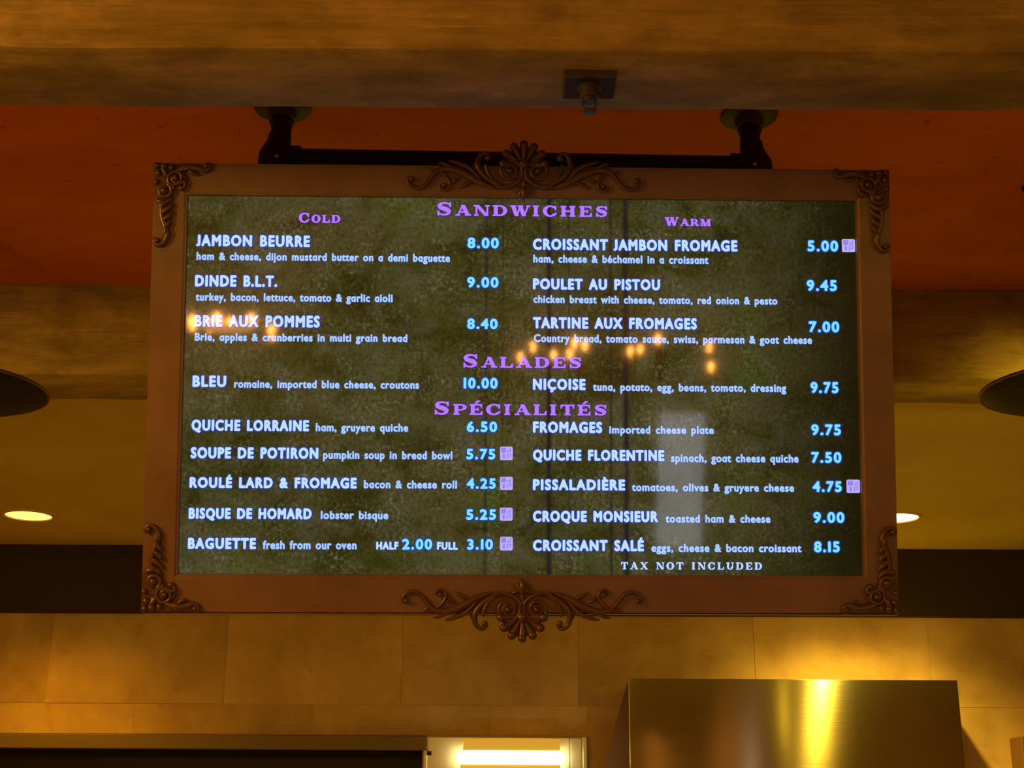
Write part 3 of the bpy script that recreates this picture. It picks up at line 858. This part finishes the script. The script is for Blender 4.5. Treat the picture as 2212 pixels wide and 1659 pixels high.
LINES = [
    ('Cold', 'heading', -0.4811, -0.3922, 0.3444, 0.3655),
    ('Sandwiches', 'heading', -0.1854, 0.1800, 0.3623, 0.3917),
    ('Warm', 'heading', 0.3039, 0.4037, 0.3444, 0.3637),
    ('Salades', 'heading', -0.1273, 0.1232, 0.0349, 0.0636),
    ('Spécialités', 'heading', -0.1872, 0.1770, -0.0659, -0.0374),
    ('TAX NOT INCLUDED', 'note', 0.2069, 0.5042, -0.3892, -0.3741),
    ('JAMBON BEURRE', 'dish_name', -0.6982, -0.4561, 0.2913, 0.3163),
    ('ham & cheese, dijon mustard butter on a demi baguette', 'dish_description', -0.6964, -0.1570, 0.2613, 0.2788),
    ('8.00', 'price', -0.1202, -0.0528, 0.2917, 0.3154),
    ('DINDE B.L.T.', 'dish_name', -0.6982, -0.5239, 0.2044, 0.2293),
    ('turkey, bacon, lettuce, tomato & garlic aioli', 'dish_description', -0.6962, -0.2783, 0.1736, 0.1912),
    ('9.00', 'price', -0.1202, -0.0530, 0.2066, 0.2300),
    ('BRIE AUX POMMES', 'dish_name', -0.6972, -0.4321, 0.1181, 0.1436),
    ('Brie, apples & cranberries in multi grain bread', 'dish_description', -0.6956, -0.2463, 0.0880, 0.1053),
    ('8.40', 'price', -0.1196, -0.0545, 0.1173, 0.1405),
    ('BLEU', 'dish_name', -0.6980, -0.6271, -0.0100, 0.0145),
    ('romaine, imported blue cheese, croutons', 'dish_description', -0.6107, -0.2204, -0.0114, 0.0059),
    ('10.00', 'price', -0.1263, -0.0539, -0.0100, 0.0137),
    ('QUICHE LORRAINE', 'dish_name', -0.6978, -0.4511, -0.1026, -0.0788),
    ('ham, gruyere quiche', 'dish_description', -0.4371, -0.2424, -0.1025, -0.0849),
    ('6.50', 'price', -0.1191, -0.0545, -0.1022, -0.0793),
    ('SOUPE DE POTIRON', 'dish_name', -0.6980, -0.4305, -0.1607, -0.1368),
    ('pumpkin soup in bread bowl', 'dish_description', -0.4208, -0.1487, -0.1605, -0.1430),
    ('5.75', 'price', -0.1194, -0.0581, -0.1601, -0.1371),
    ('ROULÉ LARD & FROMAGE', 'dish_name', -0.6987, -0.3489, -0.2224, -0.1996),
    ('bacon & cheese roll', 'dish_description', -0.3344, -0.1385, -0.2219, -0.2044),
    ('4.25', 'price', -0.1183, -0.0569, -0.2219, -0.1992),
    ('BISQUE DE HOMARD', 'dish_name', -0.6989, -0.4423, -0.2871, -0.2640),
    ('lobster bisque', 'dish_description', -0.4235, -0.2819, -0.2866, -0.2692),
    ('5.25', 'price', -0.1188, -0.0560, -0.2869, -0.2643),
    ('BAGUETTE', 'dish_name', -0.6988, -0.5572, -0.3496, -0.3261),
    ('fresh from our oven', 'dish_description', -0.5434, -0.3475, -0.3496, -0.3314),
    ('HALF', 'size_word', -0.3067, -0.2600, -0.3496, -0.3330),
    ('2.00', 'price', -0.2526, -0.1894, -0.3495, -0.3265),
    ('FULL', 'size_word', -0.1797, -0.1358, -0.3495, -0.3331),
    ('3.10', 'price', -0.1164, -0.0621, -0.3493, -0.3266),
    ('CROISSANT JAMBON FROMAGE', 'dish_name', 0.0201, 0.4606, 0.2894, 0.3141),
    ('ham, cheese & béchamel in a croissant', 'dish_description', 0.0209, 0.3976, 0.2617, 0.2794),
    ('5.00', 'price', 0.6121, 0.6786, 0.2912, 0.3155),
    ('POULET AU PISTOU', 'dish_name', 0.0203, 0.2932, 0.2036, 0.2277),
    ('chicken breast with cheese, tomato, red onion & pesto', 'dish_description', 0.0213, 0.5453, 0.1744, 0.1916),
    ('9.45', 'price', 0.6089, 0.6742, 0.2051, 0.2293),
    ('TARTINE AUX FROMAGES', 'dish_name', 0.0205, 0.3716, 0.1196, 0.1442),
    ('Country bread, tomato sauce, swiss, parmesan & goat cheese', 'dish_description', 0.0225, 0.6185, 0.0900, 0.1076),
    ('7.00', 'price', 0.6119, 0.6778, 0.1157, 0.1396),
    ('NIÇOISE', 'dish_name', 0.0208, 0.1330, -0.0119, 0.0123),
    ('tuna, potato, egg, beans, tomato, dressing', 'dish_description', 0.1483, 0.5615, -0.0135, 0.0040),
    ('9.75', 'price', 0.6133, 0.6735, -0.0152, 0.0091),
    ('FROMAGES', 'dish_name', 0.0210, 0.1682, -0.1031, -0.0790),
    ('imported cheese plate', 'dish_description', 0.1828, 0.4054, -0.1040, -0.0868),
    ('9.75', 'price', 0.6134, 0.6770, -0.1052, -0.0815),
    ('QUICHE FLORENTINE', 'dish_name', 0.0211, 0.2997, -0.1618, -0.1383),
    ('spinach, goat cheese quiche', 'dish_description', 0.3134, 0.5855, -0.1637, -0.1460),
    ('7.50', 'price', 0.6124, 0.6770, -0.1639, -0.1403),
    ('PISSALADIÈRE', 'dish_name', 0.0212, 0.2163, -0.2242, -0.2009),
    ('tomatoes, olives & gruyere cheese', 'dish_description', 0.2301, 0.5749, -0.2255, -0.2082),
    ('4.75', 'price', 0.6140, 0.6765, -0.2255, -0.2022),
    ('CROQUE MONSIEUR', 'dish_name', 0.0214, 0.2857, -0.2905, -0.2670),
    ('toasted ham & cheese', 'dish_description', 0.3011, 0.5236, -0.2912, -0.2740),
    ('9.00', 'price', 0.6145, 0.6809, -0.2906, -0.2673),
    ('CROISSANT SALÉ', 'dish_name', 0.0215, 0.2554, -0.3515, -0.3280),
    ('eggs, cheese & bacon croissant', 'dish_description', 0.2708, 0.5885, -0.3526, -0.3353),
    ('8.15', 'price', 0.6151, 0.6698, -0.3523, -0.3290),
]
ICONS = [
    (-0.0483, -0.1612, -0.0214, -0.1327),
    (-0.0481, -0.2240, -0.0211, -0.1962),
    (-0.0482, -0.2886, -0.0211, -0.2613),
    (-0.0475, -0.3505, -0.0207, -0.3219),
    (0.6867, 0.2904, 0.7153, 0.3189),
    (0.6868, -0.2273, 0.7153, -0.1990),
]
used = sorted({ch for s, k, *_ in LINES if k not in ('heading', 'note') for ch in s} | set('HhI0'))
SANS = sans_glyphs(used)
SERIF = serif_glyphs()
UPX = 1.0 / 1013.0                             # one fine screen unit, about a millimetre
STYLE = {   # glyphs, ink, shadow, weight (outline growth), shadow growth, tracking
    'heading': (SERIF, 't_head', 't_head_h', 0.9, 2.2, 0.16),
    'note': (SERIF, 't_name', 't_desc_h', 0.45, 1.6, 0.28),
    'dish_name': (SANS, 't_name', 't_name_h', 1.65, 3.4, 0.105),
    'size_word': (SANS, 't_name', 't_name_h', 1.25, 2.4, 0.09),
    'dish_description': (SANS, 't_desc', 't_desc_h', 1.0, 1.9, 0.06),
    'price': (SANS, 't_price', 't_price_h', 1.45, 3.8, 0.105),
}
def lettering(s, kind, x0, x1, zb, zt):
    G, ink, sh, wt, shw, trk = STYLE[kind]
    if kind == 'price':
        s = s.replace('1', 'I')
    caps = G is SERIF
    V, F, x = [], [], 0.0
    nb = 0
    first = True
    for ch in s:
        sc = 1.0
        g = ch
        if caps and kind == 'heading':
            g = ch.upper()
            sc = 1.0 if ch.isupper() else 0.80
        v, f, adv = G[g]
        if len(v):
            V.append(np.stack([v[:, 0] * sc + x, v[:, 1] * sc], 1))
            F += [tuple(i + nb for i in q) for q in f]
            nb += len(v)
        x += (adv + trk + (0.12 if ch == ' ' and not caps else 0.0)) * sc
    V = np.concatenate(V)
    href = 1.0 if caps else (SANS['H'][0][:, 1].max() if kind in ('dish_name', 'size_word') else SANS['h'][0][:, 1].max() if kind == 'dish_description' else SANS['0'][0][:, 1].max())
    r = wt * UPX
    lo, hi = V[:, 0].min(), V[:, 0].max()
    kx = (x1 - x0 - 2 * r) / (hi - lo)
    kz = (zt - zb - 2 * r) / href
    B = np.stack([(V[:, 0] - lo) * kx + x0 + r, V[:, 1] * kz + zb + r], 1)
    verts, faces, mi = [], [], []
    def layer(rad, y, m, steps):
        offs = [(0, 0)] if rad <= 0 else [(rad * math.cos(2 * PI * k / steps), rad * math.sin(2 * PI * k / steps)) for k in range(steps)] + [(0, 0)]
        for dx, dz in offs:
            b = len(verts)
            verts.extend((px + dx, y, pz + dz) for px, pz in B)
            faces.extend(tuple(i + b for i in q) for q in F)
            mi.extend([m] * len(F))
    layer(r, -0.0012, 0, 8)
    layer(r + shw * UPX * 0.62, -0.0005, 1, 8)
    me = bpy.data.meshes.new(kind)
    me.from_pydata(verts, [], faces)
    me.materials.append(M[ink])
    me.materials.append(M[sh])
    me.polygons.foreach_set('material_index', mi)
    nm = {'heading': 'menu_heading', 'note': 'tax_note'}.get(kind, kind)
    o = bpy.data.objects.new(nm, me)
    COL.objects.link(o)
    o.parent = screen
    o['label'] = {'heading': 'purple serif heading', 'note': 'pale blue serif note', 'dish_name': 'pale blue capitals', 'size_word': 'small pale blue capitals',
                  'dish_description': 'small pale blue lower-case line', 'price': 'cyan price'}[kind] + ' reading ' + s.replace('I0.00', '10.00').replace('3.I0', '3.10').replace('8.I5', '8.15')
    return o
for row in LINES:
    lettering(*row)

def icon(x0, z0, x1, z1):
    """lavender rounded square split in four: a filled block, a d, a bar, a P"""
    bm = bmesh.new()
    w, h, r = x1 - x0, z1 - z0, 0.003
    pts = []
    for cx, cz, a0 in ((x1 - r, z1 - r, 0), (x0 + r, z1 - r, 90), (x0 + r, z0 + r, 180), (x1 - r, z0 + r, 270)):
        for k in range(5):
            a = math.radians(a0 + 22.5 * k)
            pts.append((cx + r * math.cos(a), cz + r * math.sin(a)))
    bm.faces.new([bm.verts.new((px, -0.0008, pz)) for px, pz in pts])
    o = obj('meal_symbol', bm, M['t_icon'], screen, label='small lavender square symbol beside a price')
    bm = bmesh.new()
    def q(a, b, c, d):
        bm.faces.new([bm.verts.new((x0 + w * u, -0.0013, z0 + h * v)) for u, v in ((a, b), (c, b), (c, d), (a, d))])
    q(0.10, 0.56, 0.48, 0.92)
    q(0.78, 0.56, 0.85, 0.90)                     # d
    q(0.60, 0.56, 0.66, 0.76); q(0.60, 0.70, 0.80, 0.76); q(0.60, 0.56, 0.80, 0.61)
    q(0.22, 0.12, 0.38, 0.47)                     # bar
    q(0.53, 0.10, 0.60, 0.48)                     # P
    q(0.60, 0.42, 0.86, 0.48); q(0.60, 0.24, 0.86, 0.29); q(0.80, 0.24, 0.87, 0.48)
    # same object: marks are joined to the square below
    me = bpy.data.meshes.new('marks')
    bm.to_mesh(me)
    bm.free()
    nv = len(o.data.vertices)
    verts = [v.co[:] for v in o.data.vertices] + [v.co[:] for v in me.vertices]
    faces = [tuple(p.vertices) for p in o.data.polygons] + [tuple(i + nv for i in p.vertices) for p in me.polygons]
    mi = [0] * len(o.data.polygons) + [1] * len(me.polygons)
    d = bpy.data.meshes.new('meal_symbol')
    d.from_pydata(verts, [], faces)
    d.materials.append(M['t_icon'])
    d.materials.append(M['t_icon_m'])
    d.polygons.foreach_set('material_index', mi)
    o.data = d
for q in ICONS:
    icon(*q)

# ------------------------------------------------------------------ steel hood on the kitchen wall
hx0, hx1, hz1, hz0, hy = 0.5426, 2.0600, E + 0.690, E + 0.10, 6.506
YT = YW - 0.0065
t = thing('range_hood', 'brushed stainless hood with a bright vertical reflection below the menu', 'hood', (1.30, YT, hz0))
bm = bmesh.new()
g = 0.004
X0, Y0, Z0 = 1.30, YT, hz0
def hr(x, y, z):
    return (x - X0, y - Y0, z - Z0)
add_box(bm, hx0 - X0, hx1 - X0, hy - Y0, hy + 0.02 - Y0, 0.0, hz1 - Z0, 0.004, 2)
smooth(obj('front_panel', bm, M['hood'], t), 30)
for s, (xf, xt, xb) in ((-1, (hx0 + 0.003, hx0 + 0.025, 0.3765)), (1, (hx1 - 0.003, hx1 + 0.01, hx1 + 0.045))):  # left flare and dark brown stand in for the hood's shadow on the wall
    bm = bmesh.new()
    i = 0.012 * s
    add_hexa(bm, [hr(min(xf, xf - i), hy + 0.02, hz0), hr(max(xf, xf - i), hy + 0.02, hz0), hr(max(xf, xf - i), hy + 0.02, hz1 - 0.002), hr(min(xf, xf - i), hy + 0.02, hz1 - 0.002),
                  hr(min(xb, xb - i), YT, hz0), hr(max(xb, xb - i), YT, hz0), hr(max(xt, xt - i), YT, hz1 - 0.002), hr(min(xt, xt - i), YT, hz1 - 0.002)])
    obj('side_and_shadow_panel', bm, M['hoodshadow'], t)
bm = bmesh.new()
add_hexa(bm, [hr(hx0 + 0.004, hy + 0.02, hz1 - 0.012), hr(hx1 - 0.004, hy + 0.02, hz1 - 0.012), hr(hx1 - 0.004, hy + 0.02, hz1 - 0.002), hr(hx0 + 0.004, hy + 0.02, hz1 - 0.002),
              hr(hx0 + 0.02, YT, hz1 - 0.012), hr(hx1 - 0.02, YT, hz1 - 0.012), hr(hx1 - 0.02, YT, hz1 - 0.002), hr(hx0 + 0.02, YT, hz1 - 0.002)])
obj('top_panel', bm, M['hood'], t)

# ------------------------------------------------------------------ stainless pass-through with its strip light
t = thing('pass_through_unit', 'stainless surround of a dark pass-through opening under the tiles', 'pass-through', (0, YT - 0.001, E - 0.45))
def pr(z):
    return E + z - (E - 0.45)
box('header', PX0, -0.394, -0.036, 0.0, pr(0.383), pr(0.4505), M['header'], t, 0.004, label='dull brown header of the opening')
box('jamb', -0.413, -0.394, -0.034, 0.0, 0.0, pr(0.383), M['steel'], t, 0.003)
box('hinge_block', -0.394, -0.374, -0.037, -0.0285, pr(0.360), pr(0.379), M['dark'], t, 0.002)
box('steel_panel', -0.393, 0.284, -0.028, 0.0, 0.0, pr(0.4445), M['steel'], t, 0.002, label='bright stainless panel behind the strip lamp')
box('side_post', 0.288, 0.342, -0.034, 0.0, 0.0, pr(0.4445), M['steel'], t, 0.003)
box('corner_post', 0.345, 0.368, -0.037, 0.0, 0.0, pr(0.4505), M['steel'], t, 0.004)
box('sill', PX0, 0.368, -0.037, 0.0, -0.03, 0.0, M['steel'], t, 0.004)

t = thing('strip_light', 'lit white strip lamp with amber diffuser on the stainless panel', 'lamp', (0, YT - 0.0395, E))
bm = bmesh.new()
add_hexa(bm, [(-0.226, -0.040, 0.382), (0.2365, -0.040, 0.382), (0.2365, -0.012, 0.436), (-0.216, -0.012, 0.436),
              (-0.226, 0.0, 0.382), (0.2365, 0.0, 0.382), (0.2365, 0.0, 0.436), (-0.216, 0.0, 0.436)])
obj('upper_diffuser', bm, M['shade'], t)
box('tube', -0.2345, 0.241, -0.046, 0.0, 0.322, 0.381, M['tube'], t, 0.006, 2)
box('lower_diffuser', -0.2335, 0.2365, -0.040, 0.0, 0.20, 0.321, M['shade'], t, 0.004)

# ------------------------------------------------------------------ brown cupboard at the lower right corner
t = thing('wall_cupboard', 'brown wooden cupboard corner on the tiles at lower right edge', 'cupboard', (2.75, YT, E - 0.45))
box('carcass', -0.352, 0.45, -0.16, 0.0, 0.0, 0.905, M['wood'], t, 0.004)
box('door', -0.335, 0.0, -0.178, -0.161, 0.02, 0.885, M['wood'], t, 0.004)
box('door', 0.006, 0.435, -0.178, -0.161, 0.02, 0.885, M['wood'], t, 0.004)

# ------------------------------------------------------------------ dining-hall lamps that show as reflections in the screen glass
def chandelier(cx, cy, z, bulbs, label, k=1.0):
    t = thing('candle_chandelier', label, 'chandelier', (cx, cy, z), 'hall chandeliers mirrored in the screen')
    r = max(0.12, max(abs(b[0] - cx) for b in bulbs))
    bm = bmesh.new()
    add_tube(bm, [(r * math.cos(2 * PI * k / 32), r * 0.5 * math.sin(2 * PI * k / 32), -0.06) for k in range(33)], 0.008, 6, axis=Vector((0, 0, 1)))
    smooth(obj('hoop', bm, M['bowl'], t))
    bm = bmesh.new()
    add_tube(bm, [(0, 0, -0.12), (0, 0, E + 1.60 - z)], 0.008, 8)
    for s in (-1, 1):
        add_tube(bm, [(0, 0, 0.25), (r * s, 0, -0.06)], 0.004, 6)
    smooth(obj('stem', bm, M['bowl'], t))
    for bx, bz in bulbs:
        dx = max(-0.999, min(0.999, (bx - cx) / r))
        lathe('bulb', [(0.0, 0.036 * k), (0.012 * k, 0.022 * k), (0.019 * k, 0.004 * k), (0.019 * k, -0.008 * k), (0.011 * k, -0.026 * k), (0.009, -0.05 * k), (0.0, -0.05 * k)], (bx - cx, -r * 0.5 * math.sqrt(1 - dx * dx) , bz - z), M['bulb'], t, 12)
chandelier(-1.80, -5.30, E + 0.37, [(-2.13, E + 0.398), (-2.02, E + 0.362), (-1.96, E + 0.41), (-1.86, E + 0.37), (-1.69, E + 0.403), (-1.52, E + 0.323)], 'hall chandelier with bulbs mirrored at left of the screen', 1.5)
chandelier(0.80, -5.30, E + 0.20, [(0.57, E + 0.223), (0.909, E + 0.254), (0.992, E + 0.239), (0.465, E + 0.146), (0.741, E + 0.149), (0.873, E + 0.162)], 'hall chandelier with bulbs mirrored at the screen centre')
chandelier(1.70, -5.30, E + 0.24, [(1.345, E + 0.205), (1.44, E + 0.214), (1.59, E + 0.292), (1.999, E + 0.239), (2.016, E + 0.08)], 'hall chandelier with bulbs mirrored right of the screen centre')
t = bpy.data.objects['candle_chandelier']
lathe('alabaster_bowl', [(0.0, -0.075), (0.10, -0.068), (0.17, -0.045), (0.21, -0.01), (0.215, 0.02), (0.205, 0.02), (0.0, -0.02)], (-0.05, -0.02, 0.0), M['alab'], t, 28)
d = box('reflection_glow_panel', 1.70, 2.08, -5.96, -5.90, 0.0, 1.16, M['pale_glow'])  # added glowing panel behind the camera, only for the screen's pale reflection
d['kind'] = 'structure'
